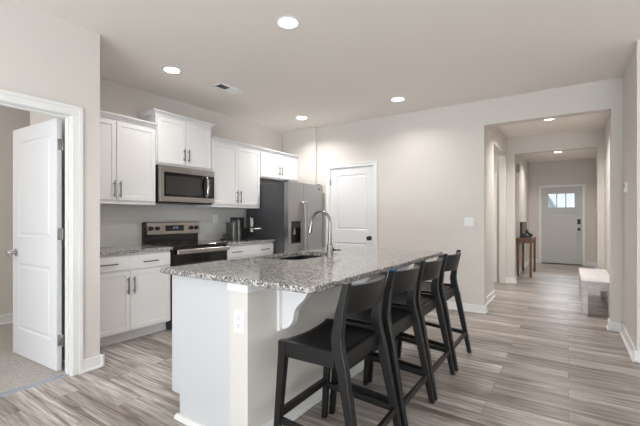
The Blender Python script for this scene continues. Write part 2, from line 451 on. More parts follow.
bm = B(); casing_x(bm, -3.20, 1, DY0 + 0.012, DY1 - 0.012, DZ - 0.012, w=0.072)
box(bm, -3.302, -3.198, DY0 - 0.002, DY0 + 0.016, 0, DZ); box(bm, -3.302, -3.198, DY1 - 0.016, DY1 + 0.002, 0, DZ); box(bm, -3.302, -3.198, DY0, DY1, DZ - 0.016, DZ + 0.002)
box(bm, -3.272, -3.235, DY1 - 0.026, DY1 - 0.016, 0, DZ - 0.016, 0.003); box(bm, -3.275, -3.24, DY0, DY1, DZ - 0.028, DZ - 0.016, 0.003)
struct('trim_1', bm, 'trim')
bm = B(); casing_y(bm, 5.11, -1, -3.235, -2.457, 2.03)
box(bm, -3.242, -3.233, 5.108, 5.25, 0, 2.035); box(bm, -2.459, -2.450, 5.108, 5.25, 0, 2.035); box(bm, -3.24, -2.452, 5.108, 5.25, 2.028, 2.037)
struct('trim_2', bm, 'trim')
bm = B(); casing_y(bm, 11.70, -1, -0.612, 0.312, 2.048, w=0.052)
box(bm, -0.617, -0.608, 11.69, 11.85, 0, 2.052); box(bm, 0.308, 0.317, 11.69, 11.85, 0, 2.052); box(bm, -0.615, 0.315, 11.69, 11.85, 2.046, 2.054)
struct('trim_3', bm, 'trim')
bm = B(); casing_y(bm, 7.80, -1, -1.98, -1.20, 2.03, w=0.07); struct('trim_4', bm, 'trim')

# ---------------------------------------------------------------- doors
def panel_slab(bm, w, h, t, panels, mx, both=True, rec=0.008):
    """door slab: local x along the width, y through the thickness, z up, with moulded panels; mx places it"""
    xs = sorted({0, w} | {round(p[0], 4) for p in panels} | {round(p[1], 4) for p in panels})
    zs = sorted({0, h} | {round(p[2], 4) for p in panels} | {round(p[3], 4) for p in panels})
    def inp(a, b):
        return any(p[0] - 1e-4 < a < p[1] + 1e-4 and p[2] - 1e-4 < b < p[3] + 1e-4 for p in panels)
    V = {}
    def v(i, j, k):
        if (i, j, k) not in V: V[(i, j, k)] = bm.verts.new((xs[i], t * k, zs[j]))
        return V[(i, j, k)]
    sel = []
    nx, nz = len(xs) - 1, len(zs) - 1
    for i in range(nx):
        for j in range(nz):
            f = bm.faces.new((v(i, j, 0), v(i + 1, j, 0), v(i + 1, j + 1, 0), v(i, j + 1, 0)))
            g = bm.faces.new((v(i, j, 1), v(i, j + 1, 1), v(i + 1, j + 1, 1), v(i + 1, j, 1)))
            if inp((xs[i] + xs[i + 1]) / 2, (zs[j] + zs[j + 1]) / 2):
                sel.append(f)
                if both: sel.append(g)
    for i in range(nx):
        bm.faces.new((v(i, 0, 0), v(i, 0, 1), v(i + 1, 0, 1), v(i + 1, 0, 0)))
        bm.faces.new((v(i, nz, 0), v(i + 1, nz, 0), v(i + 1, nz, 1), v(i, nz, 1)))
    for j in range(nz):
        bm.faces.new((v(0, j, 0), v(0, j + 1, 0), v(0, j + 1, 1), v(0, j, 1)))
        bm.faces.new((v(nx, j, 0), v(nx, j, 1), v(nx, j + 1, 1), v(nx, j + 1, 0)))
    bmesh.ops.recalc_face_normals(bm, faces=bm.faces)
    bmesh.ops.inset_individual(bm, faces=sel, thickness=0.014, depth=-rec)
    bmesh.ops.inset_individual(bm, faces=sel, thickness=0.018, depth=0)
    bmesh.ops.inset_individual(bm, faces=sel, thickness=0.022, depth=rec * 0.75)
    bmesh.ops.transform(bm, matrix=mx, verts=bm.verts)

def knob_at(bm, p, d):
    lathe(bm, p, d, [(0.034, 0), (0.034, 0.006), (0.016, 0.012), (0.012, 0.03), (0.02, 0.036), (0.029, 0.048), (0.031, 0.058), (0.026, 0.068), (0.012, 0.073), (0.0, 0.074)])

# open bedroom door, swung back against the bedroom wall
dr = bpy.data.objects.new('door_1', None); COL.objects.link(dr)
dr.location = (-3.362, 1.266, 0.012)
tag(dr, 'open white two-panel door standing over grey carpet beside the bare left wall', 'door'); dr['kind'] = 'structure'
W1, H1, T1 = 0.815, 2.005, 0.035
bm = B(); panel_slab(bm, W1, H1, T1, [(0.112, 0.703, 0.23, 0.815), (0.112, 0.703, 1.05, 1.885)], Matrix.Identity(4))
sl = obj('door_slab', bm, 'door'); sl.parent = dr
bm = B(); knob_at(bm, (W1 - 0.07, 0, 0.905), (0, -1, 0)); knob_at(bm, (W1 - 0.07, T1, 0.905), (0, 1, 0))
k = obj('door_knob', bm, 'chrome', None, True); k.parent = dr
# local x runs from the hinge to the free edge, towards -x in the room
for o in (sl, k):
    o.data.transform(Matrix.Scale(-1, 4, (1, 0, 0))); o.data.flip_normals()
for hz in (0.24, 1.085, 1.80):
    bm = B(); box(bm, -0.001, 0.003, 0.004, 0.034, hz - 0.045, hz + 0.045, 0.001); box(bm, 0.006, 0.036, 0.030, 0.034, hz - 0.045, hz + 0.045, 0.001)
    cyl(bm, (0.006, 0.036, hz - 0.046), (0.006, 0.036, hz + 0.046), 0.007, n=12)
    hgo = obj('hinge', bm, 'nickel', None, True); hgo.parent = dr
dr.rotation_euler = (0, 0, math.radians(2.7))

# pantry door
pd = bpy.data.objects.new('door_2', None); COL.objects.link(pd); pd.location = (-3.231, 5.118, 0.008)
tag(pd, 'closed white two-panel pantry door to the right of the refrigerator', 'door'); pd['kind'] = 'structure'
bm = B(); panel_slab(bm, 0.77, 2.018, 0.035, [(0.11, 0.66, 0.23, 0.83), (0.11, 0.66, 1.03, 1.90)], Matrix.Identity(4))
o = obj('door_slab', bm, 'door'); o.parent = pd
bm = B(); knob_at(bm, (0.71, 0, 0.91), (0, -1, 0)); o = obj('door_knob', bm, 'knobd', None, True); o.parent = pd
for hz in (0.24, 1.02, 1.80):
    bm = B(); cyl(bm, (-0.002, -0.008, hz - 0.046), (-0.002, -0.008, hz + 0.046), 0.008, n=12); box(bm, -0.018, 0.016, -0.003, 0.001, hz - 0.045, hz + 0.045)
    o = obj('hinge', bm, 'nickel', None, True); o.parent = pd

# front door with three lites
fd = bpy.data.objects.new('door_3', None); COL.objects.link(fd); fd.location = (-0.606, 11.715, 0.02)
tag(fd, 'white front door with three small panes at the far end of the hall', 'door'); fd['kind'] = 'structure'
FW, FH = 0.912, 2.024
bm = B()
gx = [0.155, 0.333, 0.357, 0.538, 0.562, 0.738]; gz0, gz1 = 1.487, 1.852
for a, b in ((0, gx[0]), (gx[1], gx[2]), (gx[3], gx[4]), (gx[5], FW)):
    box(bm, a, b, 0, 0.044, gz0, gz1)
box(bm, 0, FW, 0, 0.044, gz1, FH)
panel_slab(bm, FW, gz0, 0.044, [(0.12, 0.79, 0.23, 1.335)], Matrix.Identity(4), rec=0.004)
box(bm, gx[0] - 0.03, gx[5] + 0.03, -0.008, 0.0, gz1, gz1 + 0.03, 0.002); box(bm, gx[0] - 0.03, gx[5] + 0.03, -0.008, 0.0, gz0 - 0.03, gz0, 0.002)
box(bm, gx[0] - 0.03, gx[0], -0.008, 0.0, gz0, gz1, 0.002); box(bm, gx[5], gx[5] + 0.03, -0.008, 0.0, gz0, gz1, 0.002)
box(bm, 0.08, FW - 0.08, -0.012, 0.0, 1.385, 1.40, 0.003)
o = obj('door_slab', bm, 'fdoor'); o.parent = fd
for a in (0, 2, 4):
    bm = B(); box(bm, gx[a], gx[a + 1], 0.018, 0.024, gz0, gz1); o = obj('pane', bm, 'glass'); o.parent = fd
bm = B(); box(bm, 0.80, 0.866, -0.02, 0, 1.045, 1.175, 0.008); box(bm, 0.812, 0.854, -0.024, -0.018, 1.11, 1.165, 0.003); o = obj('keypad_deadbolt', bm, 'bplastic'); o.parent = fd
bm = B(); knob_at(bm, (0.833, 0, 0.915), (0, -1, 0)); o = obj('door_knob', bm, 'knobd', None, True); o.parent = fd
for hz in (0.25, 1.05, 1.83):
    bm = B(); cyl(bm, (-0.002, -0.008, hz - 0.05), (-0.002, -0.008, hz + 0.05), 0.009, n=12); o = obj('hinge', bm, 'nickel', None, True); o.parent = fd
bm = B(); box(bm, -0.008, FW + 0.01, -0.02, 0.13, -0.02, -0.002, 0.003); o = obj('threshold', bm, 'knobd'); o.parent = fd

# door in the side hall, only its edge shows
sd = bpy.data.objects.new('door_4', None); COL.objects.link(sd); sd.location = (-1.975, 7.782, 0.01)
tag(sd, 'closed white door glimpsed through the opening in the left hall wall', 'door'); sd['kind'] = 'structure'
bm = B(); panel_slab(bm, 0.768, 2.015, 0.018, [(0.11, 0.66, 0.23, 0.83), (0.11, 0.66, 1.03, 1.90)], Matrix.Identity(4), both=False, rec=0.006)
o = obj('door_slab', bm, 'door'); o.parent = sd
bm = B(); knob_at(bm, (0.71, 0, 0.91), (0, -1, 0)); o = obj('door_knob', bm, 'knobd', None, True); o.parent = sd

# metal strip between carpet and planks
solo('threshold_strip', 'strip', 'thin metal transition strip between grey carpet and wood planks', 'threshold strip',
     lambda b: prism(b, [(-3.285, 0.0), (-3.222, 0.0), (-3.230, 0.006), (-3.254, 0.011), (-3.277, 0.010)], lambda p: (p[0], DY0 + 0.017, p[1]), lambda p: (p[0], DY1 - 0.017, p[1])), (-3.253, 0.83, 0))

# ---------------------------------------------------------------- kitchen cabinets (fronts face +x)
def shaker(bm, x0, y0, y1, z0, z1, t=0.02, fr=0.06, rec=0.007):
    mx = Matrix(((0, -1, 0, x0 + t), (1, 0, 0, y0), (0, 0, 1, z0), (0, 0, 0, 1)))
    w, h = y1 - y0, z1 - z0
    vs = [bm.verts.new(c) for c in ((0, 0, 0), (w, 0, 0), (w, 0, h), (0, 0, h), (0, t, 0), (w, t, 0), (w, t, h), (0, t, h))]
    f = bm.faces.new((vs[0], vs[1], vs[2], vs[3]))
    for q in ((4, 7, 6, 5), (0, 4, 5, 1), (1, 5, 6, 2), (2, 6, 7, 3), (3, 7, 4, 0)): bm.faces.new([vs[i] for i in q])
    bmesh.ops.recalc_face_normals(bm, faces=bm.faces)
    bmesh.ops.inset_individual(bm, faces=[f], thickness=fr, depth=0)
    bmesh.ops.inset_individual(bm, faces=[f], thickness=0.004, depth=-rec)
    es = [e for e in bm.edges if all(v in vs for v in e.verts)]
    bmesh.ops.bevel(bm, geom=es, offset=0.0018, segments=1, affect='EDGES')
    bmesh.ops.transform(bm, matrix=mx, verts=bm.verts)

def pull(parent, x, y, z, L, vert=True):
    bm = B(); r = 0.006
    if vert:
        cyl(bm, (x + 0.03, y, z - L / 2), (x + 0.03, y, z + L / 2), r, n=12)
        for s in (-1, 1): cyl(bm, (x - 0.001, y, z + s * L * 0.34), (x + 0.03, y, z + s * L * 0.34), 0.005, n=10)
    else:
        cyl(bm, (x + 0.03, y - L / 2, z), (x + 0.03, y + L / 2, z), r, n=12)
        for s in (-1, 1): cyl(bm, (x - 0.001, y + s * L * 0.34, z), (x + 0.03, y + s * L * 0.34, z), 0.005, n=10)
    return obj('handle', bm, 'pull', parent, True)

KX = -4.178       # face of the tiles
def crown(bm, xb, xf, y0, y1, z, h, out, left, right):
    """stepped crown: profile swept along the front, with returns at the open ends"""
    prof = [(0.0, -h), (0.008, -h), (0.010, -h * 0.72), (out * 0.55, -h * 0.42), (out * 0.85, -h * 0.25), (out, -h * 0.2), (out, 0.0), (0.0, 0.0)]
    rings = []
    for d in (0,):
        pass
    stations = []
    def ring(fn): return [fn(o, z + dz) for o, dz in prof]
    if left: stations.append(ring(lambda o, zz: (xb, y0 - o, zz)))
    stations.append(ring(lambda o, zz: (xf + o, (y0 - o) if left else y0, zz)))
    stations.append(ring(lambda o, zz: (xf + o, (y1 + o) if right else y1, zz)))
    if right: stations.append(ring(lambda o, zz: (xb, y1 + o, zz)))
    loft(bm, stations)

def wall_cab(label, y0, y1, z0, z1, seam, crn, hz, hl, xf=-3.87, ends=(False, False), light_rail=True):
    t = thing('wall_cabinet', label, 'cabinet', (-4.0, (y0 + y1) / 2, z0), 'white wall cabinets')
    bm = B(); box(bm, -4.19 if z0 > 1.42 else KX, xf, y0, y1, z0, z1 - 0.002, 0.002); obj('body', bm, 'cab', t)
    dz0 = z0 + (0.038 if light_rail else 0.024); dz1 = z1 - crn - 0.016
    dl = (y0 + 0.012, seam - 0.003); dr_ = (seam + 0.003, y1 - 0.008)
    for i, (a, b) in enumerate((dl, dr_)):
        bm = B(); shaker(bm, xf + 0.001, a, b, dz0, dz1)
        d = obj('door', bm, 'cab', t)
        pull(d, xf + 0.021, (b - 0.028) if i == 0 else (a + 0.028), hz, hl)
    bm = B(); crown(bm, -4.18, xf, y0, y1, z1, crn, 0.05, *ends); obj('crown_moulding', bm, 'cab', t)
    if light_rail:
        bm = B(); box(bm, xf - 0.01, xf + 0.012, y0, y1, z0 - 0.002, z0 + 0.020, 0.004); obj('light_rail', bm, 'cab', t)
    return t

wall_cab('white two-door wall cabinet beside the left wall, left of the microwave', 1.522, 2.424, 1.372, 2.286, 1.984, 0.05, 1.522, 0.17)
wall_cab('raised short white wall cabinet directly above the microwave', 2.432, 3.200, 1.836, 2.446, 2.81, 0.05, 1.978, 0.15, ends=(True, True), light_rail=False)
wall_cab('tall white two-door wall cabinet above the coffee maker', 3.206, 4.116, 1.372, 2.286, 3.668, 0.05, 1.522, 0.17)
wall_cab('short white wall cabinet over the stainless refrigerator', 4.120, 5.054, 1.838, 2.286, 4.572, 0.05, 1.978, 0.14, light_rail=False)

def base_cab(label, y0, y1, seam, hys):
    t = thing('base_cabinet', label, 'cabinet', (-3.9, (y0 + y1) / 2, 0), 'white base cabinets')
    bm = B(); box(bm, KX, -3.602, y0, y1, 0.105, 0.880, 0.002); obj('body', bm, 'cab', t)
    bm = B(); box(bm, KX, -3.675, y0, y1, 0, 0.105); obj('toe_kick', bm, 'cab', t)
    bm = B(); box(bm, -3.601, -3.581, y0 + 0.012, y1 - 0.008, 0.722, 0.856, 0.003); d = obj('drawer', bm, 'cab', t)
    for hy in hys: pull(d, -3.581, hy, 0.786, 0.165, False)
    for i, (a, b) in enumerate(((y0 + 0.012, seam - 0.002), (seam + 0.002, y1 - 0.008))):
        bm = B(); shaker(bm, -3.601, a, b, 0.120, 0.706)
        d = obj('door', bm, 'cab', t)
        pull(d, -3.581, (b - 0.028) if i == 0 else (a + 0.028), 0.566, 0.165)
base_cab('white base cabinet with doors and drawer between left wall and stove', 1.522, 2.430, 1.979, (1.765, 2.185))
base_cab('white base cabinet between the stove and the refrigerator, under coffee maker', 3.206, 4.118, 3.655, (3.372, 3.905))

def slab(label, name, y0, y1):
    def f(b): box(b, KX + 0.001, -3.552, y0, y1, 0.882, 0.914, 0.006, 3)
    solo(name, 'granite', label, 'worktop', f, (-3.86, (y0 + y1) / 2, 0.882))
slab('grey speckled granite worktop on the base cabinet left of the stove', 'granite_worktop', 1.522, 2.430)
slab('grey speckled granite worktop under the coffee maker beside the refrigerator', 'granite_worktop', 3.206, 4.120)

# ---------------------------------------------------------------- range
t = thing('electric_range', 'stainless and black electric range with glass cooktop below the microwave', 'stove', (-3.85, 2.80, 0))
Y0, Y1 = 2.436, 3.198
bm = B(); box(bm, -4.17, -3.575, Y0, Y1, 0.03, 0.905, 0.004); obj('body', bm, 'bplastic', t)
bm = B(); box(bm, -4.11, -3.535, Y0 - 0.003, Y1 + 0.003, 0.905, 0.923, 0.006, 3); ck = obj('cooktop', bm, 'bglass', t)
for cx, cy, r in ((-3.70, 2.60, 0.10), (-3.70, 2.99, 0.085), (-3.97, 2.60, 0.075), (-3.97, 2.99, 0.10)):
    bm = B()
    n = 40
    ra = [(cx + r * math.cos(2 * PI * i / n), cy + r * math.sin(2 * PI * i / n)) for i in range(n)]
    rb = [(cx + (r - 0.004) * math.cos(2 * PI * i / n), cy + (r - 0.004) * math.sin(2 * PI * i / n)) for i in range(n)]
    loft(bm, [[(x, y, 0.9228) for x, y in ra], [(x, y, 0.9236) for x, y in ra], [(x, y, 0.9236) for x, y in rb], [(x, y, 0.9228) for x, y in rb]], cap=False)
    obj('burner_ring', bm, 'gside', ck)
bm = B(); box(bm, -4.17, -4.105, Y0 + 0.006, Y1 - 0.006, 0.90, 1.176, 0.006); bg_ = obj('backguard', bm, 'bglass', t)
bm = B(); prism(bm, [(-4.106, 1.022), (-4.090, 1.030), (-4.098, 1.170), (-4.106, 1.178)], lambda p: (p[0], Y0 + 0.028, p[1]), lambda p: (p[0], Y1 + 0.005, p[1])); obj('control_panel', bm, 'steel', bg_)
for ky in (2.507, 2.592, 3.071, 3.149):
    bm = B(); lathe(bm, (-4.096, ky, 1.10), (1, 0, 0.05), [(0.026, 0), (0.026, 0.012), (0.021, 0.03), (0.0, 0.031)], 20); box(bm, -4.066, -4.060, ky - 0.004, ky + 0.004, 1.082, 1.122); obj('knob', bm, 'bplastic', bg_, True)
bm = B(); box(bm, -4.095, -4.089, 2.70, 2.96, 1.065, 1.135, 0.002); dsp = obj('display', bm, 'bglass', bg_)
bm = B()
def seg7(bm, y, z, code, s=0.012):
    w = 0.002
    S = {'a': (0, 2, 1, 2), 'b': (1, 1, 1, 2), 'c': (1, 0, 1, 1), 'd': (0, 0, 1, 0), 'e': (0, 0, 0, 1), 'f': (0, 1, 0, 2), 'g': (0, 1, 1, 1)}
    for c in code:
        a, b, c2, d = S[c]
        box(bm, -4.0895, -4.0882, y + a * s - w / 2, y + c2 * s + w / 2, z + b * s - w / 2, z + d * s + w / 2)
for yy, cd in ((2.795, 'bc'), (2.812, 'abged'), (2.838, 'abcdef'), (2.858, 'abcdef')): seg7(bm, yy, 1.094, cd)
obj('clock_digits', bm, 'bdisp', dsp)
bm = B(); box(bm, -3.576, -3.545, Y0 + 0.004, Y1 - 0.004, 0.20, 0.900, 0.006); od = obj('oven_door', bm, 'bglass', t)
bm = B(); box(bm, -3.546, -3.542, Y0 + 0.075, Y1 - 0.075, 0.34, 0.72, 0.001); obj('window', bm, 'mglass', od)
bm = B(); box(bm, -3.520, -3.496, Y0 + 0.022, Y1 - 0.004, 0.828, 0.878, 0.008, 3)
for s in (Y0 + 0.07, Y1 - 0.04): box(bm, -3.546, -3.510, s - 0.012, s + 0.012, 0.840, 0.862, 0.003)
obj('handle', bm, 'steel', od)
bm = B(); box(bm, -3.576, -3.545, Y0 + 0.004, Y1 - 0.004, 0.045, 0.190, 0.005); obj('drawer', bm, 'steel', t)
for yy in (Y0 + 0.05, Y1 - 0.05):
    for xx in (-4.1, -3.64):
        bm = B(); cyl(bm, (xx, yy, 0), (xx, yy, 0.031), 0.018); obj('foot', bm, 'bplastic', t)

# ---------------------------------------------------------------- microwave
t = thing('microwave_oven', 'stainless over-range microwave with black window under the raised cabinet', 'microwave', (-4.0, 2.80, 1.398))
bm = B(); box(bm, -4.188, -3.832, Y0, Y1, 1.398, 1.828, 0.003); obj('body', bm, 'bplastic', t)
bm = B()
box(bm, -3.832, -3.792, Y0, Y1 + 0.002, 1.752, 1.826, 0.004); box(bm, -3.832, -3.792, Y0, Y1 + 0.002, 1.414, 1.474, 0.004)
box(bm, -3.832, -3.792, Y0, Y0 + 0.05, 1.472, 1.754, 0.003)
obj('door_frame', bm, 'steel', t)
bm = B(); box(bm, -3.832, -3.796, Y0 + 0.05, 3.085, 1.474, 1.752); dw = obj('door', bm, 'bglass', t)
bm = B(); box(bm, -3.797, -3.7945, Y0 + 0.075, 2.985, 1.50, 1.715, 0.001); obj('window', bm, 'mglass', dw)
bm = B(); tube(bm, [(-3.795, 3.060, 1.735), (-3.765, 3.060, 1.728), (-3.750, 3.060, 1.69), (-3.745, 3.060, 1.61), (-3.750, 3.060, 1.53), (-3.765, 3.060, 1.49), (-3.795, 3.060, 1.482)], [0.013, 0.014, 0.016, 0.017, 0.016, 0.014, 0.013], 14); obj('handle', bm, 'chrome', dw, True)
bm = B(); box(bm, -3.832, -3.794, 3.085, Y1 + 0.001, 1.474, 1.752, 0.002); cp = obj('control_panel', bm, 'bplastic', t)
bm = B(); box(bm, -3.795, -3.793, 3.10, 3.155, 1.685, 1.72); obj('display', bm, 'gside', cp)
bm = B()
for r in range(5):
    for c in range(3): box(bm, -3.795, -3.793, 3.098 + c * 0.022, 3.114 + c * 0.022, 1.50 + r * 0.033, 1.522 + r * 0.033)
obj('keypad', bm, 'gside', cp)
bm = B(); box(bm, -3.793, -3.790, 2.77, 2.85, 1.783, 1.797, 0.001); obj('badge', bm, 'chrome', t)

# ---------------------------------------------------------------- refrigerator
t = thing('refrigerator', 'stainless side-by-side refrigerator with ice dispenser beside the pantry door', 'refrigerator', (-3.75, 4.58, 0))
bm = B(); box(bm, -4.16, -3.415, 4.140, 5.030, 0.03, 1.742, 0.006); obj('body', bm, 'gside', t)
bm = B(); box(bm, -3.50, -3.42, 4.14, 5.02, 0.0, 0.06); obj('base_grille', bm, 'bplastic', t)
def fdoor(y0, y1, hole=None):
    bm = B()
    if hole:
        a, b, c, d = hole
        for q in ((y0, a, 0.06, 1.755), (b, y1, 0.06, 1.755), (a, b, 0.06, c), (a, b, d, 1.755)):
            box(bm, -3.405, -3.332, q[0], q[1], q[2], q[3])
        box(bm, -3.405, -3.385, a, b, c, d)
        bmesh.ops.remove_doubles(bm, verts=bm.verts, dist=0.0002)
    else:
        box(bm, -3.405, -3.332, y0, y1, 0.06, 1.755, 0.010, 3)
    return obj('door', bm, 'steelv', t)
dl = fdoor(4.142, 4.508, (4.215, 4.435, 0.865, 1.18))
drr = fdoor(4.516, 5.040)
bm = B()
box(bm, -3.386, -3.380, 4.215, 4.435, 0.865, 1.18)
box(bm, -3.386, -3.328, 4.215, 4.435, 1.085, 1.18, 0.003)
box(bm, -3.386, -3.328, 4.215, 4.221, 0.865, 1.09); box(bm, -3.386, -3.328, 4.429, 4.435, 0.865, 1.09)
box(bm, -3.386, -3.320, 4.215, 4.435, 0.855, 0.872, 0.003)
ds = obj('dispenser', bm, 'bplastic', dl)
bm = B(); prism(bm, [(4.285, 0.985), (4.34, 0.985), (4.33, 1.075), (4.295, 1.075)], lambda p: (-3.378, p[0], p[1]), lambda p: (-3.352, p[0], p[1])); obj('paddle', bm, 'nickel', ds)
for par, hy in ((dl, 4.470), (drr, 4.556)):
    bm = B(); tube(bm, [(-3.335, hy, 1.462), (-3.295, hy, 1.450), (-3.278, hy, 1.41), (-3.268, hy, 1.20), (-3.266, hy, 1.05), (-3.268, hy, 0.90), (-3.278, hy, 0.62), (-3.295, hy, 0.572), (-3.335, hy, 0.560)], 0.014, 14)
    obj('handle', bm, 'steelv', par, True)
for par, yy in ((dl, 4.16), (drr, 4.99)):
    bm = B(); box(bm, -3.47, -3.36, yy - 0.03, yy + 0.03, 1.742, 1.772, 0.006); obj('hinge_cover', bm, 'gside', par)
bm = B(); box(bm, -3.333, -3.329, 4.90, 4.965, 1.678, 1.698, 0.002); obj('badge', bm, 'bplastic', drr)

# ---------------------------------------------------------------- island
IX0, IX1 = -2.06, -1.40
IY0, IY1 = 1.405, 3.385
t = thing('kitchen_island', 'white panelled kitchen island with greige stool side under the granite top', 'island', (-1.75, 2.4, 0))
bm = B()
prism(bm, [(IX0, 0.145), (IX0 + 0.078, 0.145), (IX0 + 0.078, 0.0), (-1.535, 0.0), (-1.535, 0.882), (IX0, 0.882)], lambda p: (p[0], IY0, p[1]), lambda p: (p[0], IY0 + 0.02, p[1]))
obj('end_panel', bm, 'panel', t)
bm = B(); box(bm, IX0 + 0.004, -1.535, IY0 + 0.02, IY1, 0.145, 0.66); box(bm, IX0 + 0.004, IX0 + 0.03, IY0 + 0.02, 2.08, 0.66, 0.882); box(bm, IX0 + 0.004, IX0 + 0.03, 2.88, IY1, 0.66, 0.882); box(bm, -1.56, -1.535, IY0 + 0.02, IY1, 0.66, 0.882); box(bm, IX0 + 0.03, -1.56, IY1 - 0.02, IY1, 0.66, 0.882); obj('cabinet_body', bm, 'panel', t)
bm = B(); box(bm, IX0 + 0.078, IX0 + 0.094, IY0 + 0.02, IY1, 0.0, 0.145); obj('toe_kick', bm, 'panel', t)
ndoor = 4
for i in range(ndoor):
    a = IY0 + 0.022 + i * (IY1 - IY0 - 0.03) / ndoor; b = a + (IY1 - IY0 - 0.03) / ndoor - 0.004
    bm = B(); shaker(bm, 0, a, b, 0.16, 0.855); bmesh.ops.transform(bm, matrix=Matrix.Translation((2 * 0 + 0, 0, 0)), verts=bm.verts)
    for v in bm.verts: v.co.x = IX0 + 0.004 - v.co.x
    d = obj('door', bm, 'cab', t)
    bm = B(); hy = b - 0.03 if i % 2 == 0 else a + 0.03
    cyl(bm, (IX0 - 0.045, hy, 0.66), (IX0 - 0.045, hy, 0.82), 0.006, n=12)
    for zz in (0.69, 0.79): cyl(bm, (IX0 - 0.015, hy, zz), (IX0 - 0.045, hy, zz), 0.005, n=10)
    obj('handle', bm, 'pull', d, True)
bm = B(); box(bm, -1.535, IX1, IY0 - 0.004, IY1, 0, 0.882); obj('knee_wall', bm, 'wall', t)
bm = B(); box(bm, -1.545, IX1 + 0.012, IY0 - 0.016, IY0 + 0.0, 0.832, 0.882, 0.004); box(bm, IX1 - 0.002, IX1 + 0.012, IY0, IY0 + 0.12, 0.832, 0.882, 0.004); obj('cap_moulding', bm, 'trim', t)
bm = B(); base_x(bm, IX1, 1, IY0 - 0.004, IY1, 0.085); obj('baseboard', bm, 'trim', t)
bm = B(); prism(bm, [(0.0, 0.0), (-0.028, 0.0), (-0.024, 0.014), (-0.012, 0.024), (0.0, 0.026)], lambda p: (IX0 + 0.058, IY0 + p[0], p[1]), lambda p: (IX1 + 0.02, IY0 - 0.004 + p[0], p[1])); obj('shoe_moulding', bm, 'trim', t)
def corbel(y):
    bm = B()
    box(bm, IX1 - 0.002, IX1 + 0.019, y - 0.050, y + 0.050, 0.573, 0.882, 0.003)
    pr = [(-1.381, 0.584), (-1.355, 0.588), (-1.330, 0.602), (-1.309, 0.627), (-1.300, 0.655), (-1.294, 0.690), (-1.278, 0.718), (-1.252, 0.745), (-1.222, 0.772), (-1.200, 0.806), (-1.178, 0.824), (-1.160, 0.848), (-1.152, 0.882), (-1.381, 0.882)]
    prism(bm, pr, lambda p: (p[0], y - 0.024, p[1]), lambda p: (p[0], y + 0.024, p[1]))
    obj('corbel', bm, 'trim', t)
for cy in (1.685, 2.46, 3.25): corbel(cy)

# granite top with an undermount sink cut-out
SX0, SX1, SY0, SY1 = -2.036, -1.660, 2.16, 2.80
def top(b):
    outer = rrect((-2.118 - 0.960) / 2, (1.355 + 3.475) / 2, (2.118 - 0.960) / 2, (3.475 - 1.355) / 2, (0.02, 0.012, 0.010, 0.045), 5)
    inner = rrect((SX0 + SX1) / 2, (SY0 + SY1) / 2, (SX1 - SX0) / 2, (SY1 - SY0) / 2, 0.09, 5)
    zs = [(0.882, 0.006), (0.887, 0.0), (0.908, 0.0), (0.9125, 0.0018), (0.914, 0.006)]
    cx, cy = (-2.112 - 0.965) / 2, (1.360 + 3.450) / 2
    rows = []
    for z, ins in zs:
        rows.append([b.verts.new((x - math.copysign(min(ins, abs(x - cx)), x - cx), y - math.copysign(min(ins, abs(y - cy)), y - cy), z)) for x, y in outer])
    n = len(outer)
    for a, c in zip(rows[:-1], rows[1:]):
        for i in range(n): b.faces.new((a[i], a[(i + 1) % n], c[(i + 1) % n], c[i]))
    it = [b.verts.new((x, y, 0.914)) for x, y in inner]; ib = [b.verts.new((x, y, 0.882)) for x, y in inner]
    for i in range(n):
        j = (i + 1) % n
        b.faces.new((it[i], it[j], ib[j], ib[i]))
        b.faces.new((rows[-1][i], rows[-1][j], it[j], it[i]))
        b.faces.new((rows[0][j], rows[0][i], ib[i], ib[j]))
solo('island_worktop', 'granite', 'large speckled granite island worktop with sink cut into it', 'worktop', top, (-1.54, 2.4, 0.882))

def bowl(b):
    cx, cy = (SX0 + SX1) / 2, (SY0 + SY1) / 2; hx, hy = (SX1 - SX0) / 2, (SY1 - SY0) / 2
    R = [(hx + 0.012, hy + 0.02, 0.10, 0.8815), (hx + 0.002, hy + 0.002, 0.09, 0.8815), (hx - 0.004, hy - 0.004, 0.09, 0.80), (hx - 0.008, hy - 0.008, 0.085, 0.72), (hx - 0.03, hy - 0.03, 0.07, 0.69), (0.05, 0.05, 0.045, 0.684), (0.04, 0.04, 0.038, 0.676)]
    rings = [[(x, y, z) for x, y in rrect(cx, cy, a, c, r, 5)] for a, c, r, z in R]
    O = [(0.045, 0.045, 0.04, 0.672), (hx - 0.028, hy - 0.028, 0.07, 0.685), (hx + 0.0, hy + 0.0, 0.09, 0.72), (hx + 0.008, hy + 0.012, 0.095, 0.876), (hx + 0.012, hy + 0.02, 0.10, 0.8815)]
    rings += [[(x, y, z) for x, y in rrect(cx, cy, a, c, r, 5)] for a, c, r, z in O]
    loft(b, rings, cap=False)
    b.faces.new([v for v in b.verts if abs(v.co.z - 0.676) < 1e-5][:24])
solo('kitchen_sink', 'sinkm', 'undermount steel sink bowl set into the island worktop', 'sink', bowl, ((SX0 + SX1) / 2, (SY0 + SY1) / 2, 0.674), smooth=True)

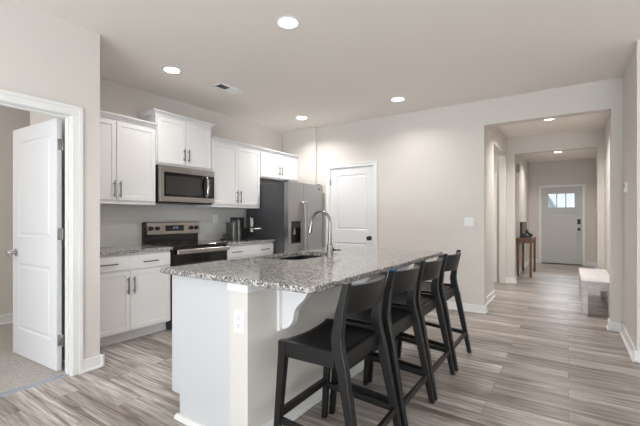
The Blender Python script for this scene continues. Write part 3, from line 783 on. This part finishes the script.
t = thing('kitchen_faucet', 'chrome gooseneck kitchen faucet standing beside the island sink', 'faucet', (-1.592, 2.512, 0.914))
bm = B(); lathe(bm, (-1.592, 2.512, 0.9142), (0, 0, 1), [(0.030, 0), (0.030, 0.006), (0.026, 0.012), (0.024, 0.09), (0.021, 0.10), (0.018, 0.11), (0.0, 0.111)]); obj('base', bm, 'faucet', t, True)
pts = [(-1.592, 2.512, 1.00), (-1.592, 2.512, 1.10), (-1.590, 2.512, 1.165)]
for k in range(1, 13):
    a = k * PI * 0.94 / 12; pts.append((-1.682 + 0.092 * math.cos(a), 2.512, 1.178 + 0.106 * math.sin(a)))
lx, ly, lz = pts[-1]
bm = B(); tube(bm, pts, [0.017, 0.0145] + [0.0118] * (len(pts) - 2), 16); obj('spout', bm, 'faucet', t, True)
bm = B(); lathe(bm, (lx, ly, lz + 0.004), (-0.17, 0, -1), [(0.014, 0), (0.016, 0.006), (0.016, 0.05), (0.019, 0.075), (0.019, 0.098), (0.014, 0.10), (0.0, 0.10)]); obj('spray_head', bm, 'faucet', t, True)
bm = B(); cyl(bm, (-1.592, 2.53, 0.968), (-1.592, 2.556, 0.968), 0.017, n=16); tube(bm, [(-1.592, 2.55, 0.968), (-1.588, 2.60, 0.962), (-1.584, 2.665, 0.958)], [0.008, 0.006, 0.005], 10); obj('lever', bm, 'knobd', t, True)

# ---------------------------------------------------------------- counter stools (front towards -x)
def quad_leg(bm, secs):
    """secs: (x, y, z, half_x, half_y)"""
    rings = [[(x - hx, y - hy, z), (x + hx, y - hy, z), (x + hx, y + hy, z), (x - hx, y + hy, z)] for x, y, z, hx, hy in secs]
    loft(bm, rings)
def bev(bm, off=0.003):
    bmesh.ops.recalc_face_normals(bm, faces=bm.faces)
    es = [e for e in bm.edges if len(e.link_faces) == 2 and e.calc_face_angle(0) > 0.6]
    bmesh.ops.bevel(bm, geom=es, offset=off, segments=2, affect='EDGES', profile=0.5)
S_LABELS = ['black counter stool nearest the camera, beside the white island corbel',
            'second black counter stool from the camera, just behind the nearest one',
            'third black counter stool from the camera, next to the farthest one',
            'farthest black counter stool, before the bare pantry wall at the worktop end']
# local frame: origin on the floor under the seat centre
FXF, RXF = -0.240, 0.248          # feet
FXT, RXT = -0.198, 0.116          # at the seat
def make_stool():
    r = thing('counter_stool', S_LABELS[0], 'stool', (0, 0, 0), 'counter stools along the island')
    for s in (-1, 1):
        bm = B(); quad_leg(bm, [(FXF, s * 0.238, 0.0, 0.015, 0.015), (FXT, s * 0.226, 0.55, 0.021, 0.020), (FXT, s * 0.225, 0.6135, 0.021, 0.020)]); bev(bm); obj('leg', bm, 'black', r)
    for s in (-1, 1):
        bm = B(); quad_leg(bm, [(RXF, s * 0.242, 0.0, 0.016, 0.017), (RXF - 0.040, s * 0.237, 0.20, 0.019, 0.019), (RXT + 0.026, s * 0.224, 0.53, 0.025, 0.020), (RXT + 0.002, s * 0.221, 0.615, 0.028, 0.020), (RXT - 0.006, s * 0.219, 0.675, 0.027, 0.020), (RXT + 0.010, s * 0.218, 0.79, 0.021, 0.019), (RXT + 0.044, s * 0.218, 0.932, 0.015, 0.018)])
        bev(bm); obj('back_leg', bm, 'black', r)
    # aprons: the sides are straight, front and rear follow the dish of the seat
    for s in (-1, 1):
        bm = B(); box(bm, FXT + 0.015, RXT - 0.015, s * 0.226 - 0.014, s * 0.226 + 0.014, 0.536, 0.612, 0.003); obj('side_apron', bm, 'black', r)
    n = 14
    DIP = 0.018
    for nm, xa, bw, zc, dp in (('front_apron', FXT, 0.0, 0.614, DIP), ('rear_apron', RXT, 0.0, 0.588, 0.002)):
        bm = B(); rings = []
        for i in range(n + 1):
            u = -1 + 2 * i / n; y = u * 0.210
            zt = zc - dp * (1 - u * u); bow = bw * (1 - u * u)
            rings.append([(xa - 0.013 + bow, y, zt - 0.072), (xa + 0.013 + bow, y, zt - 0.072), (xa + 0.013 + bow, y, zt), (xa - 0.013 + bow, y, zt)])
        loft(bm, rings); bev(bm, 0.002); obj(nm, bm, 'black', r)
    # dished seat panel set between the aprons
    bm = B(); nx, ny = 12, 18
    rows = []
    for i in range(nx + 1):
        u = i / nx; row = []
        for j in range(ny + 1):
            w = -1 + 2 * j / ny
            x = FXT + 0.010 + u * (RXT - FXT - 0.020) + 0.0
            row.append((x, w * 0.214, 0.613 - 0.016 * u - (DIP - 0.012 * u) * (1 - w * w) - 0.005 * math.sin(PI * u)))
        rows.append(row)
    tv = [[bm.verts.new(p) for p in q] for q in rows]; bv = [[bm.verts.new((p[0], p[1], p[2] - 0.018)) for p in q] for q in rows]
    for i in range(nx):
        for j in range(ny):
            bm.faces.new((tv[i][j], tv[i + 1][j], tv[i + 1][j + 1], tv[i][j + 1])); bm.faces.new((bv[i][j], bv[i][j + 1], bv[i + 1][j + 1], bv[i + 1][j]))
    for i in range(nx):
        bm.faces.new((tv[i][0], bv[i][0], bv[i + 1][0], tv[i + 1][0])); bm.faces.new((tv[i][ny], tv[i + 1][ny], bv[i + 1][ny], bv[i][ny]))
    for j in range(ny):
        bm.faces.new((tv[0][j], tv[0][j + 1], bv[0][j + 1], bv[0][j])); bm.faces.new((tv[nx][j], bv[nx][j], bv[nx][j + 1], tv[nx][j + 1]))
    obj('seat', bm, 'seat', r, True)
    # bowed back panel between the posts
    bm = B(); n = 16; rings = []
    for i in range(n + 1):
        u = -1 + 2 * i / n; y = u * 0.206; bow = 0.052 * (1 - u * u)
        x0, x1 = RXT + 0.008 + bow, RXT + 0.040 + bow
        th = 0.027
        rings.append([(x0 - th / 2, y, 0.782), (x0 + th / 2, y, 0.780), (x1 + th / 2, y, 0.916), (x1 - th / 2, y, 0.918)])
    loft(bm, rings); bev(bm, 0.003); obj('backrest', bm, 'black', r, True)
    # stretchers
    bm = B(); box(bm, FXF - 0.004, FXF + 0.026, -0.222, 0.222, 0.215, 0.250, 0.003); obj('footrest', bm, 'black', r)
    bm = B(); box(bm, RXF - 0.044, RXF - 0.022, -0.226, 0.226, 0.155, 0.190, 0.003); obj('rear_stretcher', bm, 'black', r)
    for s in (-1, 1):
        bm = B()
        a = (FXF + 0.014, s * 0.231); b = (RXF - 0.026, s * 0.237)
        loft(bm, [[(a[0], a[1] - 0.010, 0.195), (a[0], a[1] + 0.010, 0.195), (a[0], a[1] + 0.010, 0.228), (a[0], a[1] - 0.010, 0.228)],
                  [(b[0], b[1] - 0.010, 0.160), (b[0], b[1] + 0.010, 0.160), (b[0], b[1] + 0.010, 0.193), (b[0], b[1] - 0.010, 0.193)]])
        bev(bm, 0.002); obj('side_stretcher', bm, 'black', r)
    return r
def copy_tree(o, parent=None):
    c = o.copy(); COL.objects.link(c)
    if parent: c.parent = parent
    for ch in list(o.children): copy_tree(ch, c)
    return c
stool = make_stool()
SP = [(-0.998, 1.672, 1.8), (-0.996, 2.210, 0.6), (-0.997, 2.745, 0.3), (-0.996, 3.315, 0.0)]
for i, (x, y, a) in enumerate(SP):
    o = stool if i == 0 else copy_tree(stool)
    o.location = (x, y, 0); o.rotation_euler = (0, 0, math.radians(a)); o['label'] = S_LABELS[i]
    if i == 1: stool_b = o
# strip of blue tape on the near post of the second stool
bm = B(); box(bm, RXT + 0.027, RXT + 0.061, -0.2375, -0.216, 0.924, 0.9345, 0.002)
tp = obj('tape_strip', bm, 'blue'); tp.parent = stool_b; tp['label'] = 'blue tape strip'

# ---------------------------------------------------------------- coffee maker
t = thing('coffee_maker', 'black and silver pod coffee maker on the worktop beside the refrigerator', 'coffee maker', (-3.86, 3.73, 0.914))
cyo = 3.53
bm = B(); prism(bm, rrect(-3.86, 3.550, 0.085, 0.038, 0.03), lambda p: (p[0], p[1], 0.9142), lambda p: (p[0], p[1], 1.165)); obj('water_tank', bm, 'tank', t, True)
bm = B(); prism(bm, rrect(-3.84, 3.632, 0.075, 0.034, 0.028), lambda p: (p[0], p[1], 0.9142), lambda p: (p[0], p[1], 1.195)); obj('side_column', bm, 'tank', t, True)
bm = B()
prism(bm, rrect(-3.90, 3.745, 0.09, 0.115, 0.03), lambda p: (p[0], p[1], 0.9142), lambda p: (p[0], p[1], 1.235))
prism(bm, rrect(-3.80, 3.745, 0.12, 0.105, 0.04), lambda p: (p[0], p[1], 1.085), lambda p: (p[0], p[1], 1.232))
obj('body', bm, 'bplastic', t, True)
bm = B(); prism(bm, rrect(-3.745, 3.745, 0.12, 0.10, 0.04), lambda p: (p[0], p[1], 0.9142), lambda p: (p[0], p[1], 0.942)); obj('drip_tray', bm, 'bplastic', t, True)
bm = B(); box(bm, -3.70, -3.676, 3.735, 3.795, 1.10, 1.225, 0.006); obj('chrome_head', bm, 'chrome', t)
bm = B(); tube(bm, [(-3.70, 3.80, 1.075), (-3.66, 3.86, 1.075), (-3.655, 3.92, 1.078)], 0.011, 10); cyl(bm, (-3.72, 3.80, 1.03), (-3.72, 3.80, 1.09), 0.026); obj('lever', bm, 'nickel', t, True)
bm = B(); tube(bm, [(-3.93, 3.515, 0.98), (-3.93, 3.49, 1.0), (-3.92, 3.455, 0.985), (-3.91, 3.445, 0.95), (-3.92, 3.465, 0.922), (-3.96, 3.50, 0.920), (-4.10, 3.56, 0.920), (-4.165, 3.70, 0.921), (-4.168, 3.80, 0.935)], 0.004, 8); obj('power_cord', bm, 'bplastic', t, True)

# ---------------------------------------------------------------- plates on the walls
def plate(label, name, cat, face, c, u, z, w, h, kind):
    """face: axis and sign the plate looks to; c: wall coordinate; u: along the wall"""
    ax, s = face
    if ax == 'x': P = lambda d, a, zz: (c + s * d, u + a, z + zz); loc = (c, u, z)
    else: P = lambda d, a, zz: (u + a, c + s * d, z + zz); loc = (u, c, z)
    t = thing(name, label, cat, loc)
    def pbox(bm, d0, d1, a0, a1, z0, z1, bv=0.0):
        p = P(d0, a0, z0); q = P(d1, a1, z1)
        box(bm, min(p[0], q[0]), max(p[0], q[0]), min(p[1], q[1]), max(p[1], q[1]), p[2], q[2], bv)
    bm = B(); pbox(bm, -0.001, 0.007, -w / 2, w / 2, -h / 2, h / 2, 0.002); obj('plate', bm, 'plate', t)
    if kind == 'outlet':
        for zz in (0.020, -0.020):
            bm = B(); pbox(bm, 0.006, 0.009, -0.017, 0.017, zz - 0.014, zz + 0.014, 0.002); so = obj('socket', bm, 'plate', t)
            bm = B()
            for a in (-0.007, 0.007): pbox(bm, 0.0085, 0.0094, a - 0.0015, a + 0.0015, zz - 0.002, zz + 0.008)
            pbox(bm, 0.0085, 0.0094, -0.003, 0.003, zz - 0.011, zz - 0.006)
            obj('slots', bm, 'slot', so)
    elif kind == 'thermo':
        bm = B(); pbox(bm, 0.006, 0.022, -w * 0.42, w * 0.42, -h * 0.42, h * 0.42, 0.004); obj('housing', bm, 'plate', t)
        bm = B(); pbox(bm, 0.0215, 0.0226, -w * 0.3, w * 0.3, -h * 0.05, h * 0.28); obj('screen', bm, 'gside', t)
    else:
        n = kind
        for i in range(n):
            a = (i - (n - 1) / 2) * 0.046
            bm = B(); pbox(bm, 0.006, 0.010, a - 0.016, a + 0.016, -0.033, 0.033, 0.0015); obj('rocker', bm, 'plate', t)
    return t
plate('white double outlet on the end of the island under the worktop', 'wall_outlet', 'outlet', ('y', -1), IY0 - 0.004, -1.461, 0.672, 0.072, 0.118, 'outlet')
plate('white outlet on the tiled backsplash between stove and coffee maker', 'wall_outlet', 'outlet', ('x', 1), -4.178, 3.547, 1.215, 0.072, 0.118, 'outlet')
plate('square white switch plate on the bare wall between pantry door and hall opening', 'light_switch', 'switch', ('y', -1), 5.11, -1.08, 1.174, 0.118, 0.122, 2)
plate('small white switch on the left hall wall just inside the opening', 'light_switch', 'switch', ('x', 1), -0.97, 5.62, 1.20, 0.072, 0.118, 1)
plate('small white thermostat on the right wall beside the hall opening', 'thermostat', 'thermostat', ('x', -1), 0.485, 4.76, 1.535, 0.085, 0.125, 'thermo')
plate('small white switch in the foyer to the right of front door', 'light_switch', 'switch', ('x', -1), 0.585, 11.45, 1.42, 0.12, 0.118, 2)
def chime(b): lathe(b, (-0.911, 8.89, 2.29), (1, 0, 0), [(0.10, 0), (0.10, 0.030), (0.085, 0.052), (0.04, 0.060), (0.0, 0.060)], 28)
solo('smoke_detector', 'detector', 'round greyish smoke detector high on the left foyer wall', 'smoke detector', chime, (-0.91, 8.89, 2.29), smooth=True)

# ---------------------------------------------------------------- ceiling lights and vent
def can_light(label, x, y, power, r=0.075):
    t = thing('recessed_light', label, 'ceiling light', (x, y, H), 'recessed ceiling lights')
    bm = B(); n = 32
    rg = lambda rr, z: [(x + rr * math.cos(2 * PI * i / n), y + rr * math.sin(2 * PI * i / n), z) for i in range(n)]
    loft(bm, [rg(r + 0.018, H + 0.001), rg(r + 0.018, H - 0.004), rg(r + 0.004, H - 0.008), rg(r, H - 0.006), rg(r, H + 0.001)], cap=False); obj('trim_ring', bm, 'trim', t, True)
    bm = B(); loft(bm, [rg(r, H - 0.001), rg(r, H - 0.006)]); obj('diffuser', bm, 'lamp', t)
    d = bpy.data.lights.new('lamp', 'AREA'); d.shape = 'DISK'; d.size = r * 2; d.energy = power; d.color = (1.0, 0.96, 0.915); d.spread = math.radians(142)
    o = bpy.data.objects.new('lamp', d); COL.objects.link(o); o.parent = t; o.location = (0, 0, -0.012)
can_light('bright recessed ceiling light nearest the camera, above the island end', -1.80, 2.235, 8.0)
can_light('recessed ceiling light left of the air vent, in front of the stove', -3.36, 2.29, 3.6)
can_light('recessed ceiling light close to the refrigerator corner', -3.335, 4.47, 10)
can_light('recessed ceiling light before the bare wall right of the pantry door', -1.80, 4.456, 5.0)
can_light('recessed ceiling light in the hall just past the wide opening', -0.244, 6.61, 20)
can_light('recessed ceiling light in the foyer nearest the front door', -0.197, 10.05, 13)

t = thing('ceiling_vent', 'white rectangular air vent in the ceiling above the stove', 'vent', (-3.31, 2.96, H))
bm = B()
VX0, VX1, VY0, VY1 = -3.375, -3.225, 2.81, 3.15
for a in ((VX0, VX1, VY0, VY0 + 0.02), (VX0, VX1, VY1 - 0.02, VY1), (VX0, VX0 + 0.02, VY0, VY1), (VX1 - 0.02, VX1, VY0, VY1)): box(bm, a[0], a[1], a[2], a[3], H - 0.010, H + 0.001, 0.003)
obj('frame', bm, 'vent', t)
bm = B(); box(bm, VX0 + 0.015, VX1 - 0.015, VY0 + 0.015, VY1 - 0.015, H - 0.002, H + 0.001); obj('duct', bm, 'slot', t)
bm = B(); yc = (VY0 + VY1) / 2
for k in range(11):
    yy = VY0 + 0.034 + k * 0.0272; s = -1 if yy < yc else 1
    prism(bm, [(yy, H - 0.001), (yy + 0.003, H - 0.001), (yy + 0.003 + s * 0.019, H - 0.011), (yy + s * 0.019, H - 0.011)], lambda p: (VX0 + 0.02, p[0], p[1]), lambda p: (VX1 - 0.02, p[0], p[1]))
obj('louvers', bm, 'vent', t)

# ---------------------------------------------------------------- hall bench
t = thing('hall_bench', 'whitewashed wooden bench along the right side of the hall', 'bench', (0.29, 6.45, 0))
bm = B(); box(bm, 0.136, 0.484, 5.76, 7.20, 0.400, 0.432, 0.004); obj('seat', bm, 'bench', t)
for lx in (0.142, 0.412):
    for ly in (5.775, 7.135):
        bm = B(); box(bm, lx, lx + 0.064, ly, ly + 0.05, 0, 0.401, 0.003); obj('leg', bm, 'bench', t)
bm = B(); box(bm, 0.20, 0.415, 5.785, 5.805, 0.315, 0.401); box(bm, 0.20, 0.415, 7.155, 7.175, 0.315, 0.401); box(bm, 0.150, 0.170, 5.82, 7.14, 0.315, 0.401); box(bm, 0.432, 0.452, 5.82, 7.14, 0.315, 0.401); obj('apron', bm, 'bench', t)

# ---------------------------------------------------------------- console table and what stands on it
t = thing('console_table', 'narrow brown wooden console table against the left foyer wall', 'table', (-0.765, 9.25, 0))
bm = B(); box(bm, -0.905, -0.612, 8.70, 9.82, 0.775, 0.805, 0.003); obj('table_top', bm, 'console', t)
bm = B(); box(bm, -0.885, -0.633, 8.725, 8.745, 0.70, 0.776); box(bm, -0.885, -0.633, 9.775, 9.795, 0.70, 0.776); box(bm, -0.885, -0.865, 8.74, 9.78, 0.70, 0.776); box(bm, -0.653, -0.633, 8.74, 9.78, 0.70, 0.776); obj('apron', bm, 'console', t)
for lx in (-0.875, -0.643):
    for ly in (8.735, 9.785):
        bm = B(); box(bm, lx - 0.022, lx + 0.022, ly - 0.022, ly + 0.022, 0, 0.776, 0.003); obj('leg', bm, 'console', t)
t = thing('decor_block', 'upright black and tan block standing on the console table', 'decoration', (-0.80, 9.0, 0.805))
bm = B(); box(bm, -0.866, -0.745, 8.98, 9.06, 0.8055, 1.14, 0.004); obj('frame', bm, 'bplastic', t)
bm = B(); box(bm, -0.815, -0.748, 8.972, 8.982, 0.895, 1.128, 0.002); obj('face', bm, 'tan', t)
t = thing('desk_phone', 'low dark desk phone with raised handset on the console table', 'phone', (-0.69, 9.0, 0.805))
bm = B(); prism(bm, [(8.84, 0.8055), (8.97, 0.8055), (8.97, 0.87), (8.84, 0.825)], lambda p: (-0.735, p[0], p[1]), lambda p: (-0.64, p[0], p[1])); obj('base', bm, 'gside', t)
bm = B(); tube(bm, [(-0.735, 8.91, 0.985), (-0.725, 8.91, 0.93), (-0.69, 8.91, 0.895), (-0.645, 8.91, 0.872), (-0.615, 8.91, 0.862)], [0.018, 0.028, 0.022, 0.026, 0.016], 10); obj('handset', bm, 'bplastic', t, True)

# ---------------------------------------------------------------- outside the front door
bm = B(); box(bm, -30, 30, 11.87, 60, -0.35, -0.12); o = struct('ground', bm, 'grass')
t = thing('neighbor_house', 'pale house gable seen through the front door panes', 'house', (-6.0, 30.0, -0.12))
bm = B(); box(bm, -6.1, -0.72, 27.0, 36.0, -0.12, 1.7); prism(bm, [(-6.1, 1.7), (-0.72, 1.7), (-3.41, 6.6)], lambda p: (p[0], 27.0, p[1]), lambda p: (p[0], 36.0, p[1])); obj('wall', bm, 'siding', t)
bm = B(); prism(bm, [(-6.3, 1.38), (-3.41, 6.62), (-0.52, 1.38), (-0.46, 1.50), (-3.41, 6.85), (-6.36, 1.50)], lambda p: (p[0], 26.9, p[1]), lambda p: (p[0], 36.2, p[1])); obj('roof', bm, 'shingle', t)
